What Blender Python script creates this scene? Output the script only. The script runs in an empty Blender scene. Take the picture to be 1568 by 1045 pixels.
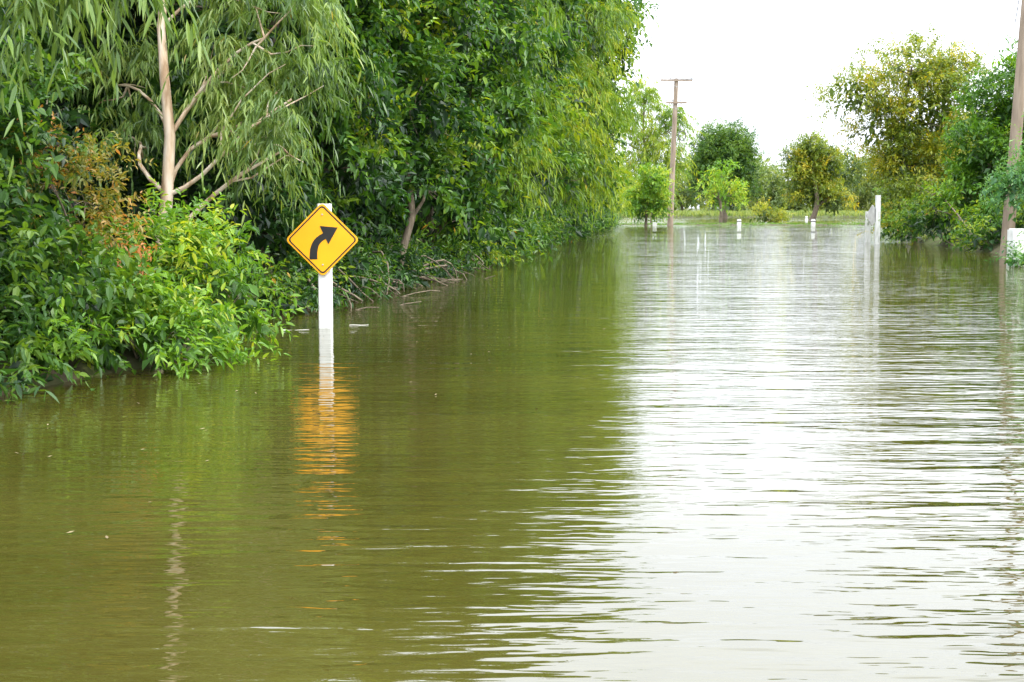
import bpy, math
import numpy as np
from mathutils import Vector

scene = bpy.context.scene
Z = np.array([0, 0, 1.0])

# ------------------------------------------------------------------ materials
def newmat(name):
    m = bpy.data.materials.new(name); m.use_nodes = True
    nt = m.node_tree
    for n in list(nt.nodes): nt.nodes.remove(n)
    return m, nt, nt.nodes.new('ShaderNodeOutputMaterial')

def ramp(nt, stops):
    r = nt.nodes.new('ShaderNodeValToRGB'); e = r.color_ramp.elements
    while len(e) < len(stops): e.new(0.5)
    for i, (p, c) in enumerate(stops):
        e[i].position = p; e[i].color = (*c, 1)
    return r

def leafmat(name, stops, trans=0.33, rough=0.42, spec=0.45):
    m, nt, out = newmat(name)
    stops = [(p, (c[0]*1.06, c[1], c[2]*1.1+.004)) for p, c in stops]
    at = nt.nodes.new('ShaderNodeAttribute'); at.attribute_name = 'tint'
    r = ramp(nt, stops); nt.links.new(at.outputs['Fac'], r.inputs[0])
    p = nt.nodes.new('ShaderNodeBsdfPrincipled')
    p.inputs['Roughness'].default_value = rough
    p.inputs['Specular IOR Level'].default_value = spec
    nt.links.new(r.outputs[0], p.inputs['Base Color'])
    t = nt.nodes.new('ShaderNodeBsdfTranslucent')
    mul = nt.nodes.new('ShaderNodeMix'); mul.data_type = 'RGBA'; mul.blend_type = 'MULTIPLY'
    mul.inputs[0].default_value = 1; mul.inputs[7].default_value = (2.2, 2.0, 0.7, 1)
    nt.links.new(r.outputs[0], mul.inputs[6]); nt.links.new(mul.outputs[2], t.inputs[0])
    mx = nt.nodes.new('ShaderNodeMixShader'); mx.inputs[0].default_value = trans
    nt.links.new(p.outputs[0], mx.inputs[1]); nt.links.new(t.outputs[0], mx.inputs[2])
    nt.links.new(mx.outputs[0], out.inputs[0])
    return m

def noisemat(name, stops, scale=(1, 1, 1), nscale=4, rough=0.8, bump=0.3, bdist=0.02, detail=6):
    m, nt, out = newmat(name)
    tc = nt.nodes.new('ShaderNodeTexCoord'); mp = nt.nodes.new('ShaderNodeMapping')
    mp.inputs['Scale'].default_value = scale
    nt.links.new(tc.outputs['Object'], mp.inputs[0])
    n = nt.nodes.new('ShaderNodeTexNoise'); n.inputs['Scale'].default_value = nscale
    n.inputs['Detail'].default_value = detail
    nt.links.new(mp.outputs[0], n.inputs['Vector'])
    r = ramp(nt, stops); nt.links.new(n.outputs[0], r.inputs[0])
    p = nt.nodes.new('ShaderNodeBsdfPrincipled'); p.inputs['Roughness'].default_value = rough
    nt.links.new(r.outputs[0], p.inputs['Base Color'])
    b = nt.nodes.new('ShaderNodeBump'); b.inputs['Strength'].default_value = bump
    b.inputs['Distance'].default_value = bdist
    nt.links.new(n.outputs[0], b.inputs['Height']); nt.links.new(b.outputs[0], p.inputs['Normal'])
    nt.links.new(p.outputs[0], out.inputs[0])
    return m

M = {}
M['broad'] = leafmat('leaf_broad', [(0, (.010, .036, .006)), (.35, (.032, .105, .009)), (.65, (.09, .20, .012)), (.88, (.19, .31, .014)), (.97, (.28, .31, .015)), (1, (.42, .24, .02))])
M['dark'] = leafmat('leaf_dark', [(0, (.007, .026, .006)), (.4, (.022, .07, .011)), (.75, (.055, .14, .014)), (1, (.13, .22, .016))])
M['bright'] = leafmat('leaf_bright', [(0, (.03, .09, .008)), (.4, (.085, .21, .012)), (.75, (.18, .33, .018)), (1, (.36, .40, .03))])
M['euc'] = leafmat('leaf_eucalyptus', [(0, (.03, .07, .015)), (.4, (.08, .16, .028)), (.75, (.165, .27, .05)), (.95, (.26, .35, .08)), (1, (.34, .30, .06))], spec=.6, rough=.4)
M['willow'] = leafmat('leaf_willow', [(0, (.026, .065, .008)), (.4, (.085, .18, .012)), (.75, (.18, .29, .016)), (.95, (.30, .36, .02)), (1, (.40, .32, .02))])
M['yellow'] = leafmat('leaf_yellow', [(0, (.04, .08, .008)), (.4, (.12, .19, .012)), (.75, (.25, .29, .018)), (1, (.44, .35, .02))])
M['vine'] = leafmat('leaf_vine', [(0, (.07, .12, .02)), (.5, (.20, .20, .03)), (.8, (.38, .20, .04)), (1, (.48, .18, .06))])
M['blue'] = leafmat('leaf_bluegreen', [(0, (.03, .10, .03)), (.5, (.08, .22, .06)), (1, (.18, .32, .09))])
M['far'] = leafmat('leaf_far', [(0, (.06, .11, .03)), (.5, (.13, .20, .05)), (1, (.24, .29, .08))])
M['dry'] = noisemat('dead_leaf', [(.3, (.10, .07, .03)), (.7, (.30, .24, .12))], nscale=3)
M['bark'] = noisemat('bark_brown', [(.3, (.08, .06, .04)), (.7, (.24, .19, .13))], (1, 1, .3), 14, .85, .6, .02)
M['bark_e'] = noisemat('bark_eucalyptus', [(.35, (.30, .19, .105)), (.5, (.55, .41, .28)), (.68, (.66, .57, .46))], (1, 1, .25), 9, .7, .3, .01)
M['ground'] = noisemat('mud_grass', [(.35, (.05, .035, .018)), (.52, (.06, .075, .015)), (.7, (.08, .13, .02))], nscale=1.2, rough=.95, bump=.5, bdist=.1)
M['whitep'] = noisemat('white_paint', [(.35, (.55, .55, .51)), (.5, (.74, .74, .71)), (.75, (.82, .82, .80))], (1, 1, .4), 9, .6, .15, .004)
M['pole'] = noisemat('weathered_concrete', [(.3, (.17, .125, .085)), (.7, (.36, .28, .21))], (1, 1, .15), 6, .8, .3, .01)
M['yellowp'] = noisemat('sign_yellow', [(.3, (.90, .37, .003)), (.7, (.95, .43, .005))], nscale=3, rough=.4, bump=.02, bdist=.001)
M['blackp'] = noisemat('sign_black', [(.3, (.008, .008, .008)), (.7, (.02, .018, .015))], nscale=8, rough=.45, bump=.02, bdist=.001)
M['metal'] = noisemat('galvanised_metal', [(.3, (.30, .30, .30)), (.7, (.45, .45, .45))], nscale=6, rough=.45, bump=.05, bdist=.001)
M['wire'] = noisemat('cable_grey', [(.3, (.10, .10, .10)), (.7, (.18, .18, .18))], nscale=6)
M['foam'] = noisemat('foam', [(.3, (.35, .33, .26)), (.7, (.6, .6, .55))], nscale=20)

# ------------------------------------------------------------------ mesh builder
class MB:
    def __init__(s): s.v = []; s.t = []; s.f = []; s.n = 0; s.mats = []
    def mi(s, m):
        if m not in s.mats: s.mats.append(m)
        return s.mats.index(m)
    def add(s, v, f, mat, tint=None, smooth=False):
        v = np.asarray(v, float).reshape(-1, 3); f = np.asarray(f, np.int64)
        s.v.append(v); s.t.append(np.zeros(len(v)) + .5 if tint is None else tint)
        s.f.append((f + s.n, s.mi(mat), smooth)); s.n += len(v)
    def build(s, name, parent=None):
        me = bpy.data.meshes.new(name)
        V = np.concatenate(s.v); T = np.concatenate(s.t)
        loops = np.concatenate([f.ravel() for f, _, _ in s.f])
        sizes = np.concatenate([np.full(len(f), f.shape[1]) for f, _, _ in s.f])
        mi = np.concatenate([np.full(len(f), m) for f, m, _ in s.f])
        sm = np.concatenate([np.full(len(f), k, bool) for f, _, k in s.f])
        st = np.concatenate([[0], np.cumsum(sizes)[:-1]])
        me.vertices.add(len(V)); me.vertices.foreach_set('co', V.astype(np.float32).ravel())
        me.loops.add(len(loops)); me.loops.foreach_set('vertex_index', loops.astype(np.int32))
        me.polygons.add(len(sizes)); me.polygons.foreach_set('loop_start', st.astype(np.int32))
        me.polygons.foreach_set('material_index', mi.astype(np.int32))
        me.polygons.foreach_set('use_smooth', sm)
        for m in s.mats: me.materials.append(M[m])
        a = me.attributes.new('tint', 'FLOAT', 'POINT'); a.data.foreach_set('value', T.astype(np.float32))
        me.update(calc_edges=True)
        o = bpy.data.objects.new(name, me); scene.collection.objects.link(o)
        if parent: o.parent = parent
        return o
    def box(s, c, h, mat, rotz=0, bev=0):
        x, y, z = h
        p = []
        for dz in (-1, 1):
            b = bev if bev else 0
            for (a, c2) in ((1, -1), (1, 1), (-1, 1), (-1, -1)):
                if bev:
                    e = [(a*x, c2*(y-b)), (a*(x-b), c2*y)]
                    if a*c2 > 0: pass
                    else: e = e[::-1]
                    p += [(e[0][0], e[0][1], dz*z), (e[1][0], e[1][1], dz*z)]
                else: p.append((a*x, c2*y, dz*z))
        n = len(p)//2
        p = np.array(p); cs, sn = math.cos(rotz), math.sin(rotz)
        q = p.copy(); q[:, 0] = p[:, 0]*cs-p[:, 1]*sn; q[:, 1] = p[:, 0]*sn+p[:, 1]*cs
        q += np.array(c)
        s.add(q, [[i, (i+1) % n, n+(i+1) % n, n+i] for i in range(n)], mat)
        s.add(q, [list(range(n, 2*n))], mat)
        s.add(q, [list(range(n))[::-1]], mat)
    def tube(s, P, R, mat, k=8, cap=True):
        P = np.asarray(P, float); R = np.asarray(R, float); n = len(P)
        t = np.gradient(P, axis=0); t /= np.linalg.norm(t, axis=1)[:, None]+1e-9
        ref = np.array([1.0, 0, 0]) if abs(t[0][0]) < .8 else np.array([0, 1.0, 0])
        u = np.cross(t, ref); u /= np.linalg.norm(u, axis=1)[:, None]+1e-9
        w = np.cross(t, u)
        a = np.arange(k)*2*math.pi/k
        V = P[:, None]+R[:, None, None]*(u[:, None]*np.cos(a)[None, :, None]+w[:, None]*np.sin(a)[None, :, None])
        F = [[i*k+j, i*k+(j+1) % k, (i+1)*k+(j+1) % k, (i+1)*k+j] for i in range(n-1) for j in range(k)]
        s.add(V.reshape(-1, 3), F, mat, smooth=True)
        if cap: s.add(V[-1], [list(range(k))], mat)

def nrm(a): return a/(np.linalg.norm(a, axis=-1, keepdims=True)+1e-9)
def runit(rng, *sh): return nrm(rng.normal(size=(*sh, 3)))

def curve(p0, p1, rng, wob=.08, n=7, sag=0.0):
    p0 = np.array(p0, float); p1 = np.array(p1, float); L = np.linalg.norm(p1-p0)
    t = np.linspace(0, 1, n)[:, None]
    P = p0+(p1-p0)*t
    k = rng.normal(size=(2, 3))*wob*L
    P = P+np.sin(t*math.pi)*k[0]+np.sin(t*2*math.pi)*k[1]*.5
    P[:, 2] += (np.sin(t*math.pi)*sag*L)[:, 0]
    return P

def foliage(mb, rng, P, D, L, n, ll, lw, droop, ldroop, spread, mat, tint, near):
    T = len(P)
    if T == 0: return
    t = (np.arange(n)[None]+rng.uniform(.2, 1, (T, n)))/n
    L = L[:, None, None]; tt = t[..., None]
    pos = P[:, None]+D[:, None]*L*tt - Z*droop*L*tt**2
    tan = nrm(D[:, None]-Z*2*droop*tt)
    side = nrm(np.cross(tan, runit(rng, T, 1)+0*tan)); side = side*np.where(np.arange(n) % 2, 1, -1)[None, :, None]
    d = nrm(tan*.55+side*spread-Z*ldroop+rng.normal(size=(T, n, 3))*.28)
    up = nrm(Z+rng.normal(size=(T, n, 3))*.45)
    s = nrm(np.cross(d, up)); nn = np.cross(s, d)
    l = (ll*rng.uniform(.55, 1.25, (T, n)))[..., None]; w = l*(lw/ll)*.5
    tip = pos+d*l-Z*l*.12
    if near:
        a = pos+d*l*.28; b = pos+d*l*.62-Z*l*.03
        v = np.stack([pos, a+s*w*.95+nn*w*.35, b+s*w*.85+nn*w*.3, tip, b-s*w*.85+nn*w*.3, a-s*w*.95+nn*w*.35], 2)
        k = 6; fl = [[0, 1, 2, 3], [0, 3, 4, 5]]
    else:
        a = pos+d*l*.45
        v = np.stack([pos, a+s*w+nn*w*.35, tip, a-s*w+nn*w*.35], 2)
        k = 4; fl = [[0, 1, 2], [0, 2, 3]]
    v = v.reshape(-1, 3); N = T*n
    ok = v.reshape(N, k, 3)[:, :, 2].min(1) > -.02
    v = v.reshape(N, k, 3)[ok].reshape(-1, 3)
    base = np.arange(ok.sum())[:, None, None]*k
    F = (base+np.array(fl)[None]).reshape(-1, len(fl[0]))
    ti = np.clip(np.minimum(tint[:, None]+rng.normal(size=(T, n))*.12, .93)+(rng.random((T, n)) > .992)*.35, 0, 1).ravel()[ok]
    mb.add(v, F, mat, np.repeat(ti, k))

SP = {
 'broad': dict(ll=.15, lw=.07, n=9, tw=13, K=42, droop=.25, ld=.25, spread=.8, L=(.30, .55)),
 'small': dict(ll=.11, lw=.040, n=10, tw=14, K=42, droop=.2, ld=.2, spread=.7, L=(.25, .5)),
 'euc':  dict(ll=.17, lw=.027, n=14, tw=13, K=32, droop=.9, ld=.9, spread=.45, L=(.40, .7)),
 'willow': dict(ll=.20, lw=.036, n=15, tw=12, K=38, droop=.7, ld=.7, spread=.5, L=(.5, .9)),
}

def lobe(mb, rng, c, r, mat, sp, sc=1.0, dens=1.0, near=False, core=True, tint=.45, up=.25, corex=1.0):
    q = SP[sp]; c = np.array(c, float)
    r = np.array(r if hasattr(r, '__len__') else (r, r, r), float)
    rm = r.mean()
    K = max(6, int(q['K']*dens*(rm/(1.4*sc))**2))
    u = runit(rng, K); u[:, 2] = np.where(u[:, 2] < -.55, -u[:, 2], u[:, 2])
    cc = c+u*r*rng.uniform(.60, 1.12, K)[:, None]
    ctint = np.minimum(tint+rng.normal(size=K)*.20, .88)
    tw = q['tw']
    cr = .40*sc
    P = (cc[:, None]+rng.normal(size=(K, tw, 3))*cr*.42)
    D = nrm(u[:, None]*.75+runit(rng, K, tw)*.85+Z*up)
    L = rng.uniform(*q['L'], K*tw)*sc
    foliage(mb, rng, P.reshape(-1, 3), D.reshape(-1, 3), L, q['n'], q['ll']*sc, q['lw']*sc, q['droop'], q['ld'], q['spread'], mat, np.repeat(ctint, tw), near)
    if core:
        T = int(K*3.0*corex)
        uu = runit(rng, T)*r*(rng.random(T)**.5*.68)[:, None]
        foliage(mb, rng, c+uu, runit(rng, T), np.full(T, .5*sc), 6, .20*sc, .12*sc, .3, .3, .8, mat, np.full(T, max(.02, tint-.42)), False)  # inner leaves get a darker tint: crown shade put into their colour
    return cc

def tree(name, base, lobes, leaf, sp, sc=1.0, dens=1.0, tr=.12, seed=1, bark='bark', near=False, core=True, tint=.45, trunk=None, branches=6, limb=True, lk=.6, corex=1.0):
    rng = np.random.default_rng(seed); mb = MB()
    lob = [(np.array(l[:3], float), np.array([l[3], l[4] if len(l) > 4 else l[3], l[5] if len(l) > 5 else l[3]], float)) for l in lobes]
    top = max(lob, key=lambda a: a[0][2])[0]
    if trunk is None:
        b = np.array([base[0], base[1], -.4])
        T = curve(b, top, rng, .04, 10)
    else: T = np.array(trunk, float)
    R = np.linspace(tr*1.15, tr*.3, len(T)); R[0] *= 1.35
    mb.tube(T, R, bark, 10)
    if limb:
        for c, r in lob:
            i = int(np.clip(np.searchsorted(T[:, 2], c[2]-np.linalg.norm(c[:2]-T[-1, :2])*.4-.6), 1, len(T)-2))
            P = curve(T[i], c, rng, .07, 7, .06)
            mb.tube(P, np.linspace(R[i]*lk, tr*.16, 7), bark, 7)
            for _ in range(branches):
                e = c+runit(rng, 1)[0]*r*.9
                j = rng.integers(3, 7)
                mb.tube(curve(P[j], e, rng, .08, 5), np.linspace(tr*.18, tr*.05, 5), bark, 5)
    for c, r in lob:
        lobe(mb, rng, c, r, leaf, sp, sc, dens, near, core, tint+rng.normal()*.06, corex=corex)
    return mb.build(name)

# ------------------------------------------------------------------ terrain + water
LB = np.array([(-60, -6), (0, -5.2), (8, -4.3), (10.4, -3.8), (11.5, -3.3), (13, -2.9), (15, -3.2), (18, -3.2), (20.8, -2.4), (24, -2.0), (28, -1.4), (34, -.6), (47, .2), (63, 2.0), (99, 6.3), (118, 8.0), (4000, 8.0)])
RB = np.array([(-60, 13), (31, 12.6), (41, 14.0), (47, 15.0), (58, 16.2), (75, 19.5), (117, 31), (4000, 31)])
def sstep(a): a = np.clip(a, 0, 1); return a*a*(3-2*a)
def gz(x, y):
    l = sstep((np.interp(y, LB[:, 0], LB[:, 1])-x+.35)/1.3)
    r = sstep((x-np.interp(y, RB[:, 0], RB[:, 1])+.35)/1.6)
    f = sstep((y-118)/2)*(1-sstep((y-122)/3))
    g = sstep((y-212)/8)
    h = np.maximum(np.maximum(l, r)*(1-sstep((y-130)/5)), np.maximum(f*.72, g))
    z = -.5+.78*h+h*.06*np.sin(x*1.7+y*.9)+h*.05*np.sin(y*2.3-x*.7)
    return z
gx = np.unique(np.concatenate([np.linspace(-2500, -60, 18), np.linspace(-60, 60, 301), np.linspace(60, 2500, 18)]))
gy = np.unique(np.concatenate([np.linspace(-300, 0, 12), np.linspace(0, 160, 321), np.linspace(160, 320, 40), np.linspace(320, 3500, 20)]))
X, Y = np.meshgrid(gx, gy)
V = np.stack([X, Y, gz(X, Y)], -1).reshape(-1, 3)
nx = len(gx); I = np.arange(len(gy)-1)[:, None]*nx+np.arange(nx-1)[None]
F = np.stack([I, I+1, I+nx+1, I+nx], -1).reshape(-1, 4)
mb = MB(); mb.add(V, F, 'ground', smooth=True); mb.build('ground')

def watermat():
    m, nt, out = newmat('flood_water'); N = nt.nodes.new; Lk = nt.links.new
    tc = N('ShaderNodeTexCoord')
    def noise(scale, rot, ns, det, dist=.0):
        mp = N('ShaderNodeMapping'); mp.inputs['Scale'].default_value = scale; mp.inputs['Rotation'].default_value = (0, 0, rot)
        Lk(tc.outputs['Object'], mp.inputs[0])
        n = N('ShaderNodeTexNoise'); n.inputs['Scale'].default_value = ns; n.inputs['Detail'].default_value = det
        n.inputs['Roughness'].default_value = .45; n.inputs['Distortion'].default_value = dist
        Lk(mp.outputs[0], n.inputs['Vector']); return n
    def math_(op, a, b):
        k = N('ShaderNodeMath'); k.operation = op
        for i, q in enumerate((a, b)):
            if isinstance(q, (int, float)): k.inputs[i].default_value = q
            else: Lk(q, k.inputs[i])
        return k.outputs[0]
    def mrange(v, a, b, c, d):
        k = N('ShaderNodeMapRange'); k.inputs[1].default_value = a; k.inputs[2].default_value = b
        k.inputs[3].default_value = c; k.inputs[4].default_value = d; Lk(v, k.inputs[0]); return k.outputs[0]
    sx = N('ShaderNodeSeparateXYZ'); Lk(tc.outputs['Object'], sx.inputs[0])
    a = noise((.5, 2.0, 1), .10, 1.0, 2, .3)
    b = noise((.9, 4.2, 1), -.12, 1.3, 2, .4)
    c = noise((1.8, 7.0, 1), .16, 1.7, 2)
    g = noise((.12, .2, 1), .3, 1.0, 2)      # gust patches
    gm = mrange(g.outputs[0], .35, .65, .65, 1.3)
    lee = mrange(sx.outputs[0], -.8, 2.6, .60, 1.35)    # calmer in the lee of the left bank trees
    calm = mrange(sx.outputs[1], 3.5, 8.5, 2.2, 1.0)    # choppier in the foreground
    fine = math_('MULTIPLY', math_('ADD', math_('MULTIPLY', b.outputs[0], .012), math_('MULTIPLY', c.outputs[0], .0065)), calm)
    h = math_('ADD', math_('MULTIPLY', a.outputs[0], .021), fine)
    h = math_('MULTIPLY', math_('MULTIPLY', h, gm), lee)
    bp = N('ShaderNodeBump'); bp.inputs['Strength'].default_value = 1; bp.inputs['Distance'].default_value = 1.0
    Lk(h, bp.inputs['Height'])
    amp = mrange(sx.outputs[1], 16, 95, 0, .18)
    f = noise((1.4, 3.5, 1), .05, 1.5, 2)
    v1 = N('ShaderNodeVectorMath'); v1.operation = 'SUBTRACT'; Lk(f.outputs['Color'], v1.inputs[0]); v1.inputs[1].default_value = (.5, .5, .5)
    v2 = N('ShaderNodeVectorMath'); v2.operation = 'MULTIPLY'; Lk(v1.outputs[0], v2.inputs[0]); v2.inputs[1].default_value = (.5, 1, 0)
    v3 = N('ShaderNodeVectorMath'); v3.operation = 'SCALE'; Lk(v2.outputs[0], v3.inputs[0]); Lk(amp, v3.inputs['Scale'])
    v4 = N('ShaderNodeVectorMath'); v4.operation = 'ADD'; Lk(v3.outputs[0], v4.inputs[0]); Lk(bp.outputs[0], v4.inputs[1])
    v5 = N('ShaderNodeVectorMath'); v5.operation = 'NORMALIZE'; Lk(v4.outputs[0], v5.inputs[0])
    p = N('ShaderNodeBsdfPrincipled')
    mud = noise((.25, .4, 1), 0, 1.0, 4)
    r = ramp(nt, [(.3, (.041, .036, .006)), (.7, (.062, .054, .011))]); Lk(mud.outputs[0], r.inputs[0])
    Lk(r.outputs[0], p.inputs['Base Color'])
    p.inputs['Roughness'].default_value = .01; p.inputs['IOR'].default_value = 1.65
    Lk(v5.outputs[0], p.inputs['Normal']); Lk(p.outputs[0], out.inputs[0])
    return m
M['water'] = watermat()
mb = MB(); mb.add([(-2500, -300, 0), (2500, -300, 0), (2500, 3500, 0), (-2500, 3500, 0)], [[0, 1, 2, 3]], 'water'); mb.build('water')

# ------------------------------------------------------------------ traffic sign
def poly_offset_diamond(hd, rc, n=6):
    pts = []
    for k in range(4):
        a0 = k*math.pi/2
        c = (hd-rc*math.sqrt(2))
        cx, cz = c*math.cos(a0), c*math.sin(a0)
        for i in range(n+1):
            a = a0-math.pi/4+i/n*math.pi/2
            pts.append((cx+rc*math.cos(a), cz+rc*math.sin(a)))
    return pts
def flat(mb, pts, y, mat, c):
    mb.add([(c[0]+x, y, c[2]+z) for x, z in pts], [list(range(len(pts)))], mat)
def slab(mb, pts, y0, y1, mat, c):
    n = len(pts)
    v = [(c[0]+x, y0, c[2]+z) for x, z in pts]+[(c[0]+x, y1, c[2]+z) for x, z in pts]
    mb.add(v, [[i, (i+1) % n, n+(i+1) % n, n+i] for i in range(n)], mat)
    mb.add(v, [list(range(n))], mat); mb.add(v, [list(range(n, 2*n))[::-1]], mat)
def ring(mb, o, i, y, mat, c):
    n = len(o)
    v = [(c[0]+x, y, c[2]+z) for x, z in o]+[(c[0]+x, y, c[2]+z) for x, z in i]
    mb.add(v, [[k, (k+1) % n, n+(k+1) % n, n+k] for k in range(n)], mat)

SX, SY, SZ = -2.27, 17.07, 1.07
root = bpy.data.objects.new('curve_right_traffic_sign', None); scene.collection.objects.link(root)
mb = MB(); mb.box((SX+.015, SY+.11, .30), (.078, .078, 1.20), 'whitep', 0, .012); mb.build('post', root)
mb = MB(); c = (SX, SY, SZ)
slab(mb, poly_offset_diamond(.445, .05), SY, SY+.006, 'yellowp', c)
mb.build('sign_plate', root)
mb = MB(); yb = SY-.003
ring(mb, poly_offset_diamond(.418, .042), poly_offset_diamond(.396, .034), yb, 'blackp', c)
u = .00784
def S(px, py): return ((px-495)*u, (367-py)*u)
cl = []
for i in range(13):
    t = i/12
    p0, p1, p2, p3 = map(np.array, ((481.0, 397.0), (480.5, 376.0), (485.0, 366.0), (503.0, 359.5)))
    q = (1-t)**3*p0+3*(1-t)**2*t*p1+3*(1-t)*t*t*p2+t**3*p3; cl.append(q)
cl = np.array(cl); tg = nrm(np.gradient(cl, axis=0)); no = np.stack([-tg[:, 1], tg[:, 0]], 1)
hw = np.linspace(6.0, 4.6, 13)[:, None]
A = cl+no*hw; B = cl-no*hw
v = [(c[0]+S(*p)[0], yb, c[2]+S(*p)[1]) for p in list(A)+list(B)]
mb.add(v, [[i, i+1, 13+i+1, 13+i] for i in range(12)], 'blackp')
flat(mb, [S(491, 346), S(518.5, 348.5), S(504, 374)], yb-.001, 'blackp', c)
mb.build('arrow_and_border', root)
mb = MB()
for zz in (.30, -.30):
    mb.tube([(SX, SY+.002, SZ+zz), (SX, SY-.008, SZ+zz)], [.011, .009], 'metal', 10)
mb.build('bolts', root)

root = bpy.data.objects.new('roadside_warning_sign', None); scene.collection.objects.link(root)
mb = MB(); mb.box((14.6, 57, .55), (.09, .09, 1.40), 'whitep', 0, .012); mb.build('post', root)
mb = MB(); cs = (14.35, 56.85, 1.15)
pts = poly_offset_diamond(.44, .05)
th = math.radians(40)
n = len(pts); v = []
for yo in (0, .01):
    for x, z in pts: v.append((cs[0]+x*math.cos(th)+yo*math.sin(th), cs[1]+x*math.sin(th)-yo*math.cos(th), cs[2]+z))
mb.add(v, [[i, (i+1) % n, n+(i+1) % n, n+i] for i in range(n)], 'metal')
mb.add(v, [list(range(n))], 'metal'); mb.add(v, [list(range(n, 2*n))[::-1]], 'metal'); mb.build('sign_plate', root)
mb = MB(); mb.box((14.97, 60, .35), (.10, .10, .95), 'whitep', 0, .012); mb.build('guide_post')
mb = MB(); mb.box((12.75, 36, .2), (.20, .15, .70), 'whitep', .3, .03); mb.box((12.75, 36, .915), (.17, .12, .015), 'whitep', .3, .03); mb.build('guide_post')

for (x, y, k) in ((11.7, 117, 1), (18.7, 117.5, 1), (24.8, 117.5, 1), (26.0, 145, .8), (33.0, 160, .8)):
    mb = MB(); mb.box((x, y, .07), (.16*k, .12, .40), 'whitep', 0, .03); mb.box((x, y, .495), (.13*k, .09, .025), 'whitep', 0, .03); mb.box((x, y, .33), (.164*k, .124, .035), 'blackp', 0, .03); mb.build('guide_post')

# ------------------------------------------------------------------ utility poles and cables
def pole(base, top, r0, r1, arms, name='utility_pole'):
    root = bpy.data.objects.new(name, None); scene.collection.objects.link(root)
    base = np.array(base, float); top = np.array(top, float)
    mb = MB(); P = base+(top-base)*np.linspace(0, 1, 8)[:, None]
    mb.tube(P, np.linspace(r0, r1, 8), 'pole', 12); mb.build('shaft', root)
    ends = []
    for dz, half, rot in arms:
        p = top-Z*dz
        mb = MB(); mb.box((p[0], p[1]-r1-.06, p[2]), (half, .05, .07), 'pole', rot); mb.build('crossarm', root)
        mb = MB()
        for s in (-.92, -.4, .4, .92):
            q = p+np.array([half*s*math.cos(rot), -r1-.06+half*s*math.sin(rot), 0])
            mb.tube([q+Z*.06, q+Z*.12, q+Z*.14, q+Z*.2, q+Z*.22, q+Z*.27], [.02, .02, .07, .07, .055, .05], 'metal', 8)
            ends.append(q+Z*.27)
        for s in (-.5, .5):
            mb.tube([p+np.array([half*s, -r1-.03, -.05]), p-Z*.55+np.array([0, -r1, 0])], [.02, .02], 'metal', 6)
        mb.build('insulators_and_braces', root)
    return ends, root
e1, r1_ = pole((12.95, 117, -.5), (13.35, 117, 11.9), .25, .17, [(.15, 1.3, .05), (1.95, .85, .05)])
mb = MB(); a = np.linspace(0, 2*math.pi, 22)
mb.tube(np.stack([13.85+.30*np.cos(a), np.full(22, 116.8), 7.3+.38*np.sin(a)], 1), np.full(22, .045), 'wire', 5, False); mb.build('cable_coil', r1_)
e2, r2_ = pole((14.2, 41, -.5), (14.85, 41, 12.6), .19, .125, [(.15, 1.1, .05)])
mb = MB(); t = np.linspace(0, 1, 14)
mb.tube(np.stack([14.15+.5*np.abs(t-.5)**1.5, np.full(14, 40.7), 7.9-1.3*np.sin(t*math.pi)], 1), np.full(14, .014), 'wire', 5, False); mb.build('hanging_cable', r2_)
mb = MB()
for i in range(4):
    a, b = e1[i], e2[i]; t = np.linspace(0, 1, 30)[:, None]
    P = a+(b-a)*t; P[:, 2] -= (4*t*(1-t)*2.6)[:, 0]; mb.tube(P, np.full(30, .014), 'wire', 5, False)
    d = np.array([e2[i][0]+1.5, -20, e2[i][2]]); P = e2[i]+(d-e2[i])*t; P[:, 2] -= (4*t*(1-t)*1.0)[:, 0]
    mb.tube(P, np.full(30, .012), 'wire', 5, False)
mb.build('power_lines')

# ------------------------------------------------------------------ LEFT BANK vegetation
tree('eucalyptus_tree', (-4.3, 17.5),
     [(-3.0, 17.5, 3.5, .75, .7, .7), (-2.65, 17.3, 2.75, .5, .5, .55), (-3.3, 17.6, 2.5, .42, .5, .5), (-2.75, 17.3, 2.15, .32, .4, .3), (-3.45, 17.7, 3.2, .3, .5, .5),
      (-3.4, 17.9, 5.2, 1.2), (-5.1, 18.4, 4.6, .8), (-4.3, 18.8, 6.6, 1.3), (-3.1, 18, 4.3, .7), (-5.0, 18.3, 3.0, .4), (-4.75, 18.1, 2.3, .25, .3, .35)],
     'euc', 'euc', .95, 1.15, tr=.085, seed=11, bark='bark_e', near=True, core=False, tint=.58, lk=.42, branches=4,
     trunk=[(-4.42, 17.4, -.3), (-4.36, 17.3, .3), (-4.22, 17.2, 1.0), (-4.15, 17.2, 1.6), (-4.10, 17.2, 2.3), (-4.15, 17.2, 3.0), (-4.2, 17.3, 3.6), (-4.17, 17.6, 4.6), (-4.25, 18, 5.8), (-4.3, 18.4, 7.2)])
tree('eucalyptus_tree', (-5.4, 9.3),
     [(-3.35, 10.1, 3.10, .24, .3, .20), (-2.98, 10.2, 3.27, .14, .3, .12), (-4.0, 10.0, 3.6, .45), (-3.6, 9.9, 4.3, .5), (-4.8, 9.4, 4.6, .8), (-5.6, 9.2, 5.2, 1.0)],
     'euc', 'euc', 1.0, 2.0, tr=.11, seed=12, bark='bark_e', near=True, core=False, tint=.52, branches=3, lk=.4,
     trunk=[(-5.6, 9.2, -.3), (-5.5, 9.25, .8), (-5.3, 9.3, 2.0), (-5.15, 9.4, 3.2), (-5.2, 9.4, 4.4), (-5.5, 9.4, 5.4)])
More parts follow.
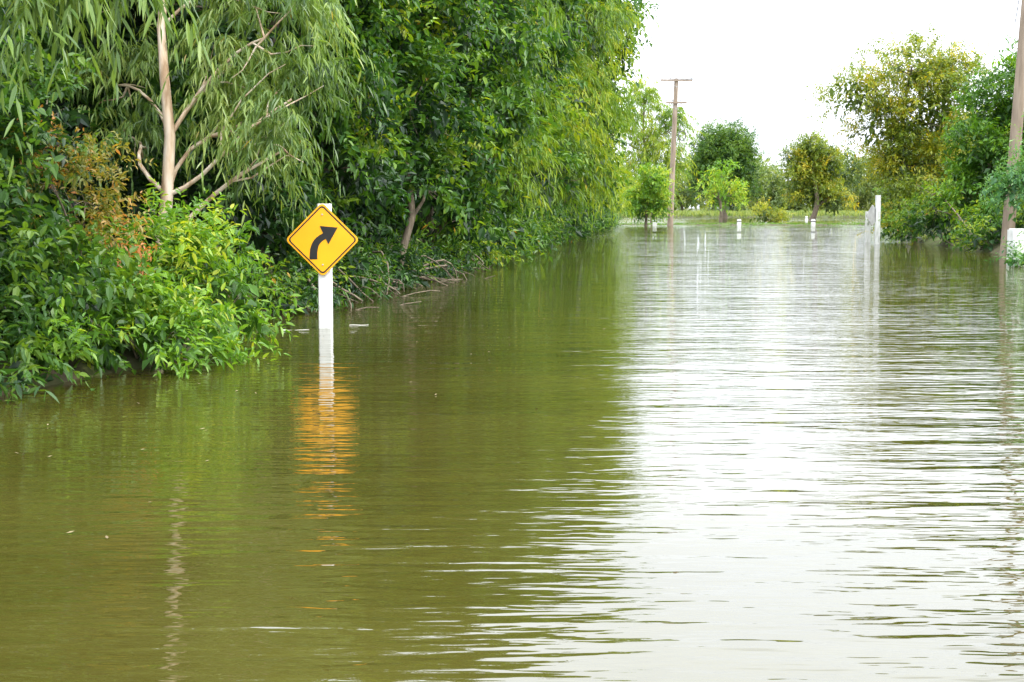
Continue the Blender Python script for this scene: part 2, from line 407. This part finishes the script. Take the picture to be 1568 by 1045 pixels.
tree('broadleaf_tree', (-5.0, 12.6),
     [(-4.55, 11.6, .7, .7), (-4.6, 12.4, 1.6, .7), (-4.45, 13.2, 2.15, .5), (-5.4, 12.6, 2.5, .9), (-5.2, 13.4, 3.1, .6), (-6.1, 12.8, 3.5, .9), (-4.1, 12.2, .7, .5)],
     'dark', 'broad', .72, 1.2, tr=.07, seed=13, near=True, tint=.62)
tree('climbing_vine', (-3.9, 13.1), [(-3.85, 12.9, 1.5, .34, .35, .42), (-3.65, 12.9, 1.1, .25, .3, .25), (-4.15, 12.8, 1.75, .28, .3, .3)],
     'vine', 'small', .6, 1.1, tr=.025, seed=14, near=True, core=False, tint=.45)
tree('riverbank_shrub', (-3.3, 13.3),
     [(-2.95, 13.3, .25, .42, .5, .30), (-3.45, 12.7, .32, .6, .6, .42), (-3.3, 13.8, .75, .45), (-4.0, 11.9, .3, .6, .6, .42), (-3.85, 14.1, .8, .42), (-2.80, 14.2, .5, .42), (-3.75, 13.2, .55, .48), (-3.1, 14.4, 1.0, .38)],
     'bright', 'small', .85, 1.55, tr=.03, seed=15, near=True, tint=.60)
tree('riverbank_shrub', (-4.3, 11.3), [(-4.3, 11.1, .2, .6, .6, .4), (-4.9, 10.8, .5, .7, .7, .6)], 'dark', 'small', 1.0, 1.5, tr=.03, seed=16, near=True, tint=.6)
tree('broadleaf_tree', (-6.2, 20), [(-6.3, 19.5, 2, 1.9), (-5.6, 20.6, 4.3, 1.9), (-7.7, 18.5, 4.2, 2.2), (-4.4, 20.6, 1.5, 1.3), (-6.5, 20, 7, 2.1), (-7.4, 16.6, 3.4, 1.6)],
     'dark', 'broad', 1.15, 1.0, tr=.16, seed=17, tint=.48)
tree('broadleaf_tree', (-3.9, 22.6), [(-3.7, 22.4, 1.3, 1.0), (-4.3, 23, 3.9, 1.9, 1.7, 1.8), (-3.1, 22.5, 3.1, 1.2, 1.3, 1.1), (-3.3, 22.8, 5.4, 1.6), (-3.4, 23, 7.6, 2.0), (-2.5, 22.6, 2.1, .7, .8, .7), (-2.45, 22.6, 4.4, .8)],
     'broad', 'broad', 1.0, .95, tr=.13, seed=18, near=True, tint=.42)
tree('broadleaf_tree', (-2.7, 26.3), [(-3.2, 26.5, 2.4, 1.2), (-1.7, 26.3, 3.2, 1.0), (-2.6, 27, 4.9, 1.6), (-1.5, 26.3, 1.9, .5, .7, .45), (-2.4, 27, 7.4, 1.8), (-1.4, 27, 5.2, 1.0)],
     'broad', 'broad', 1.1, 1.0, tr=.075, seed=19, near=True, tint=.46,
     trunk=[(-2.2, 25.6, -.3), (-2.0, 25.7, .6), (-1.8, 25.8, 1.3), (-1.9, 26.1, 2.2), (-2.2, 26.5, 3.4), (-2.4, 27, 5.5), (-2.4, 27, 7.4)])
tree('broadleaf_tree', (-1.9, 32), [(-2.0, 32, 2.2, 1.3), (-.9, 31.5, 2.7, .8), (-1.5, 32, 4.3, 1.6), (-.5, 32, 5.3, 1.0), (-1.8, 32.5, 7.8, 2.0), (-.9, 31.2, 1.3, .6, .7, .5), (-.7, 32, 3.6, .9)],
     'broad', 'broad', 1.35, 1.0, tr=.13, seed=20, tint=.5)
tree('willow_tree', (-1.5, 38), [(-1.5, 38, 3, 1.9), (-.5, 38, 4.6, 1.3), (-1.3, 38.5, 7.0, 2.1), (-.2, 37.5, 2.4, .7), (-1.4, 38.5, 9.6, 1.9), (-.1, 38, 6.4, 1.0)],
     'willow', 'willow', 1.4, .95, tr=.14, seed=21, tint=.46)
tree('broadleaf_tree', (-.3, 46), [(-.3, 46, 3, 1.7), (.3, 46, 5.2, 1.7), (-.2, 46.5, 8.2, 2.3), (.9, 45.5, 2.6, .8), (-.1, 46.5, 11, 2.0), (1.2, 46, 7.2, 1.2)],
     'broad', 'broad', 1.7, 1.05, tr=.16, seed=22, tint=.55)
tree('willow_tree', (.6, 55), [(.5, 55, 3, 1.9), (1.4, 55, 5.5, 1.7), (1.0, 56, 9, 2.3), (2.0, 54.5, 3.0, .9), (1.2, 56, 12, 2.0), (2.8, 55, 8.3, 1.2)],
     'willow', 'willow', 1.7, 1.05, tr=.17, seed=23, tint=.56)
tree('willow_tree', (1.9, 66), [(1.9, 66, 3.2, 2.0), (2.9, 66, 6.2, 1.7), (2.4, 67, 10, 2.3), (3.4, 65, 3.2, 1.0), (2.6, 67, 13, 2.1), (4.0, 66, 9.6, 1.2), (4.0, 66, 12, 1.2)],
     'willow', 'willow', 1.9, 1.05, tr=.18, seed=24, tint=.62)
tree('broadleaf_tree', (3.7, 80), [(3.6, 80, 3.4, 2.0), (4.1, 80, 7, 1.9), (4.1, 81, 11, 2.1), (4.8, 79, 3.0, .8), (4.2, 81, 13.4, 1.9), (5.8, 80, 9.3, .9), (5.2, 79, 5.2, .9), (6.2, 80, 11.8, .8)],
     'broad', 'broad', 2.2, 1.2, tr=.2, seed=25, tint=.64)
tree('willow_tree', (4.7, 95), [(4.6, 95, 2.8, 1.8), (5.0, 95, 6.2, 1.6), (5.2, 96, 9.5, 1.5), (5.7, 94, 1.7, .7)],
     'willow', 'willow', 2.3, 1.1, tr=.2, seed=26, tint=.64)
def edge_shrubs(name, pts, leaf, sc, seed, dens=1.3):
    rng = np.random.default_rng(seed); mb = MB()
    for x, y, z, r in pts:
        mb.tube(curve((x, y, -.3), (x, y, z), rng, .1, 5), np.linspace(.03, .012, 5), 'bark', 6)
        lobe(mb, rng, (x, y, z), (r, r, r*.75), leaf, 'small', sc, dens, sc < 1.3, True, .42+rng.normal()*.10)
    return mb.build(name)
rng = np.random.default_rng(5)
pts = [(np.interp(y, LB[:, 0], LB[:, 1])-rng.uniform(.2, .8), y, rng.uniform(.1, .35), rng.uniform(.22, .45)) for y in np.arange(18.5, 36, 1.0)]
edge_shrubs('bank_undergrowth', pts, 'broad', 1.0, 31)
pts = [(np.interp(y, LB[:, 0], LB[:, 1])-rng.uniform(.1, 1.0), y, rng.uniform(.3, .9), rng.uniform(.5, .9)) for y in np.arange(36, 116, 2.0)]
edge_shrubs('bank_undergrowth', pts, 'broad', 2.0, 32)
rng = np.random.default_rng(55); mb = MB()
for i in range(46):
    y = rng.uniform(18.5, 34); x = np.interp(y, LB[:, 0], LB[:, 1])
    p = np.array([x-rng.uniform(.2, .7), y, rng.uniform(.15, .5)]); q = np.array([x+rng.uniform(-.1, .45), y+rng.normal()*.5, rng.uniform(-.05, .05)])
    mb.tube(curve(p, q, rng, .12, 6), np.linspace(.022, .006, 6)*rng.uniform(.6, 1.4), 'bark', 5)
mb.build('exposed_roots')
rng = np.random.default_rng(6); mb = MB()
for y in np.concatenate([np.arange(14, 40, 3.2), np.arange(40, 112, 5.5)]):
    xb = np.interp(y, LB[:, 0], LB[:, 1])-3.9-y*.03-(1.5 if y < 19 else 0)
    for k in range(2):
        x = xb-k*3.6+rng.normal()*.5
        H = 7.0+min(4, y*.06)+rng.normal()*.6
        mb.tube(curve((x, y, -.3), (x, y, H), rng, .03, 6), np.linspace(.16, .05, 6), 'bark', 7)
        s_ = 1.3 if y < 19 else 2.2
        for z in np.arange(1.2, H+.1, 2.7):
            lobe(mb, rng, (x+rng.normal()*.5, y+rng.normal()*.5, z), 2.2, 'dark', 'broad', s_, .55, False, True, .35, corex=.8)
mb.build('background_trees')

# ------------------------------------------------------------------ RIGHT BANK
tree('acacia_tree', (17.6, 62), [(15.0, 62, 6.3, 1.2, 1.3, .9), (17.2, 62, 7.5, 1.4, 1.5, .95), (18.9, 62, 6.8, 1.3, 1.3, 1.0), (16.2, 62, 4.9, 1.3, 1.5, 1.0), (17.8, 61, 5.6, 1.5), (18.4, 62, 3.6, 1.7), (17.0, 61, 2.9, 1.2), (17.0, 60, 1.3, 1.1), (16.2, 61, 3.6, .9)],
     'yellow', 'small', 1.7, 2.1, tr=.15, seed=41, core=True, tint=.48, corex=.35)
tree('broadleaf_tree', (17.9, 52), [(17.6, 52, 4.8, 1.2), (19.0, 52, 5.8, 1.4), (16.5, 51, 3.3, .85), (16.4, 51, 1.9, .9), (17.4, 51, 2.7, 1.3), (19.2, 52, 3.2, 1.7), (16.7, 50, .9, .9), (19.3, 50, 6.5, 1.3)],
     'bright', 'broad', 1.3, 1.3, tr=.13, seed=42, tint=.40)
tree('riverbank_shrub', (15.6, 47), [(16.2, 47.5, .7, .9, .8, .7), (15.5, 46.8, .35, .6, .7, .4), (17.4, 47, 1.1, 1.1), (15.9, 56, .9, .7), (16.3, 54, 1.1, .9), (16.4, 60, .6, .9, .9, .7)],
     'broad', 'small', 1.4, 1.5, tr=.05, seed=43, tint=.58)
tree('riverbank_shrub', (14.3, 38), [(13.7, 38, 2.2, .7, .8, .45), (14.6, 38, 2.9, .9, .9, .7), (13.1, 38, 1.95, .35), (15.2, 38, 1.4, .8), (14.4, 37.2, .05, .8, .8, .3), (12.6, 35.2, .0, .5, .5, .22)],
     'blue', 'small', 1.1, 1.5, tr=.06, seed=44, tint=.6)
rng = np.random.default_rng(7); mb = MB()
for y in list(np.arange(30, 62, 6.0))+list(np.arange(66, 125, 7.0)):
    xb = np.interp(y, RB[:, 0], RB[:, 1])+(7.0 if y < 62 else 3.5)
    for k in range(2):
        x = xb+k*5+rng.normal()*.7; H = 5.0+rng.normal()*.6
        mb.tube(curve((x, y, -.3), (x, y, H), rng, .04, 6), np.linspace(.14, .05, 6), 'bark', 7)
        for z in (1.4, 3.8): lobe(mb, rng, (x+rng.normal()*.6, y, z), 1.9, 'broad', 'broad', 2.2, .9, False, True, .55)
mb.build('background_trees')

# ------------------------------------------------------------------ FAR trees
tree('poplar_tree', (13.0, 132), [(11.8, 132, 10.0, 1.5, 1.8, 2.2), (13.9, 132, 7.0, 1.7, 1.9, 2.6), (14.4, 132, 3.8, 1.6, 1.8, 2.4), (12.2, 132, 5.0, 1.6, 1.8, 2.6), (15.0, 132, 9.0, .8, .8, 1.8), (10.8, 132, 7.2, 1.2, 1.2, 2.4), (12.4, 132, 11.8, .8, .8, 1.2)],
     'willow', 'willow', 2.2, 1.1, tr=.2, seed=51, core=False, tint=.75)
tree('clipped_shrub', (10.6, 113), [(11.1, 113, 3.5, 1.0, .9, .85), (10.2, 113, 1.7, .95, .9, 1.3), (11.4, 113, 1.6, .8, .8, 1.0)], 'bright', 'broad', 1.5, 2.2, tr=.12, seed=52, tint=.66)
tree('round_tree', (29.7, 200), [(29.7, 200, 8.9, 4.0, 4, 3.9), (28.6, 200, 6.2, 3.6, 3.5, 3.8), (30.9, 200, 6.4, 3.4, 3, 3.8), (29.7, 200, 4.2, 4.0, 3, 2.5)], 'dark', 'broad', 2.2, 2.2, tr=.4, seed=53, tint=.78)
tree('young_tree', (20.4, 140), [(20.6, 140, 4.7, .8, .8, 1.1), (19.6, 140, 3.0, .9, 1, .8), (21.5, 140, 2.8, .9, 1, .8)], 'bright', 'broad', 2.2, 1.3, tr=.15, seed=54, core=False, tint=.7)
tree('mango_tree', (35.6, 170), [(35.6, 170, 8.3, 1.8, 2, 1.4), (34.2, 170, 6.0, 2.0, 2, 2.0), (37.2, 170, 6.2, 2.0, 2, 1.9), (35.8, 170, 3.6, 2.8, 2.4, 2.0), (38.0, 170, 2.6, 1.8, 2, 1.5)], 'yellow', 'broad', 2.2, 1.8, tr=.3, seed=55, tint=.42)
tree('riverbank_shrub', (23.8, 126), [(22.2, 126, .7, 1.0, 1.0, .6), (23.6, 126, .5, .8, 1, .45)], 'yellow', 'small', 2.0, 1.5, tr=.06, seed=56, tint=.6)
rng = np.random.default_rng(8); mb = MB()
for x in np.arange(-60, 150, 6.0):
    y = 245+rng.normal()*12; H = 6.6+rng.normal()*2.0
    mb.tube(curve((x, y, -.3), (x, y, H), rng, .03, 5), np.linspace(.3, .1, 5), 'bark', 6)
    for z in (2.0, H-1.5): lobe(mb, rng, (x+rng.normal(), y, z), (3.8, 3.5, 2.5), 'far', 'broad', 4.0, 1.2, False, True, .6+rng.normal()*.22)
for x in np.arange(-200, 420, 13.0):
    y = 380+rng.normal()*20
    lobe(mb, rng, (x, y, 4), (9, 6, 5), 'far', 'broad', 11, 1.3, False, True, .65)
mb.build('distant_tree_line')
rng = np.random.default_rng(9); mb = MB()
n = 3500; x = rng.uniform(8, 40, n); y = rng.uniform(118.6, 124, n)
P = np.stack([x, y, gz(x, y)-.02], 1)
foliage(mb, rng, P, nrm(Z+rng.normal(size=(n, 3))*.3), np.full(n, .05), 3, .13, .04, 0, -.8, .3, 'bright', rng.uniform(.1, .6, n), False)
n = 9000; x = rng.uniform(-20, 110, n); y = rng.uniform(214, 226, n)
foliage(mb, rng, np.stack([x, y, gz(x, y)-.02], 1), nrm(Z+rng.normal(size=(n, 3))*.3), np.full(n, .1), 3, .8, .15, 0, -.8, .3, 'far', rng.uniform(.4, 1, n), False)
mb.build('bank_grass')

# ------------------------------------------------------------------ floating debris
rng = np.random.default_rng(10); mb = MB()
n = 150; y = rng.uniform(4.5, 30, n); xl = np.interp(y, LB[:, 0], LB[:, 1])
x = xl+.2+rng.exponential(1.6, n)
for i in range(n):
    a = rng.uniform(0, 6.28); l = rng.uniform(.008, .022); w = l*.4
    d = np.array([math.cos(a), math.sin(a), 0]); s = np.array([-d[1], d[0], 0]); p = np.array([x[i], y[i], .005])
    mb.add([p-d*l, p+s*w+Z*.004, p+d*l+Z*.006, p-s*w+Z*.002], [[0, 1, 2, 3]], 'dry')
mb.build('floating_leaves')
mb = MB()
for (x, y, a, L) in ((-2.58, 16.9, .2, .16), (-1.9, 17.6, .3, .12), (-1.9, 21.2, .5, .6), (-1.6, 23.5, 1.0, .7), (-2.3, 20.3, .2, .4), (-1.0, 29, .6, .8)):
    thin = 16 < y < 18
    d = np.array([math.cos(a), math.sin(a), .0 if thin else .06])*L; p = np.array([x, y, .003])
    mb.tube(curve(p-d, p+d, rng, .02 if thin else .06, 6), np.linspace(.014, .006, 6)*(.5 if thin else 1), 'foam' if thin else 'bark', 6)
mb.build('floating_twigs')

# ------------------------------------------------------------------ sky, sun, camera
az, el = math.radians(118), math.radians(50)
w = bpy.data.worlds.new('World'); scene.world = w; w.use_nodes = True; nt = w.node_tree
for n in list(nt.nodes): nt.nodes.remove(n)
out = nt.nodes.new('ShaderNodeOutputWorld'); bg = nt.nodes.new('ShaderNodeBackground'); bg.inputs[1].default_value = .125
sky = nt.nodes.new('ShaderNodeTexSky'); sky.sky_type = 'NISHITA'; sky.sun_disc = False
sky.sun_elevation = el; sky.sun_rotation = az; sky.dust_density = 3
tc = nt.nodes.new('ShaderNodeTexCoord'); sp = nt.nodes.new('ShaderNodeSeparateXYZ'); nt.links.new(tc.outputs['Generated'], sp.inputs[0])
mr = nt.nodes.new('ShaderNodeMapRange'); mr.inputs[1].default_value = 0; mr.inputs[2].default_value = .5; mr.inputs[3].default_value = 13.5; mr.inputs[4].default_value = 37
nt.links.new(sp.outputs[2], mr.inputs[0])
nz = nt.nodes.new('ShaderNodeTexNoise'); nz.inputs['Scale'].default_value = 2.5; nz.inputs['Detail'].default_value = 5
nt.links.new(tc.outputs['Generated'], nz.inputs['Vector'])
m2 = nt.nodes.new('ShaderNodeMapRange'); m2.inputs[1].default_value = .3; m2.inputs[2].default_value = .7; m2.inputs[3].default_value = .88; m2.inputs[4].default_value = 1.12
nt.links.new(nz.outputs[0], m2.inputs[0])
ml = nt.nodes.new('ShaderNodeMath'); ml.operation = 'MULTIPLY'; nt.links.new(mr.outputs[0], ml.inputs[0]); nt.links.new(m2.outputs[0], ml.inputs[1])
cb = nt.nodes.new('ShaderNodeVectorMath'); cb.operation = 'SCALE'; cb.inputs[0].default_value = (.95, 1.0, 1.09); nt.links.new(ml.outputs[0], cb.inputs['Scale'])
mx = nt.nodes.new('ShaderNodeMix'); mx.data_type = 'RGBA'; mx.inputs[0].default_value = .92
nt.links.new(sky.outputs[0], mx.inputs[6]); nt.links.new(cb.outputs[0], mx.inputs[7])
nt.links.new(mx.outputs[2], bg.inputs[0]); nt.links.new(bg.outputs[0], out.inputs[0])

sl = bpy.data.lights.new('sun', 'SUN'); sl.energy = 3.0; sl.angle = math.radians(10); sl.color = (1, .95, .84)
so = bpy.data.objects.new('sun', sl); scene.collection.objects.link(so)
dv = Vector((math.sin(az)*math.cos(el), math.cos(az)*math.cos(el), math.sin(el)))
so.rotation_euler = dv.to_track_quat('Z', 'Y').to_euler(); so.location = (0, 0, 30)

cd = bpy.data.cameras.new('camera'); co = bpy.data.objects.new('camera', cd); scene.collection.objects.link(co)
cd.lens = 50; cd.sensor_width = 36; cd.clip_end = 6000; cd.clip_start = .1
co.location = (0, 0, 1.45); co.rotation_euler = (math.radians(90-5.35), 0, 0)
scene.camera = co
scene.view_settings.view_transform = 'Standard'; scene.view_settings.look = 'None'; scene.view_settings.exposure = 0
print('verts', sum(len(o.data.vertices) for o in bpy.data.objects if o.type == 'MESH'))
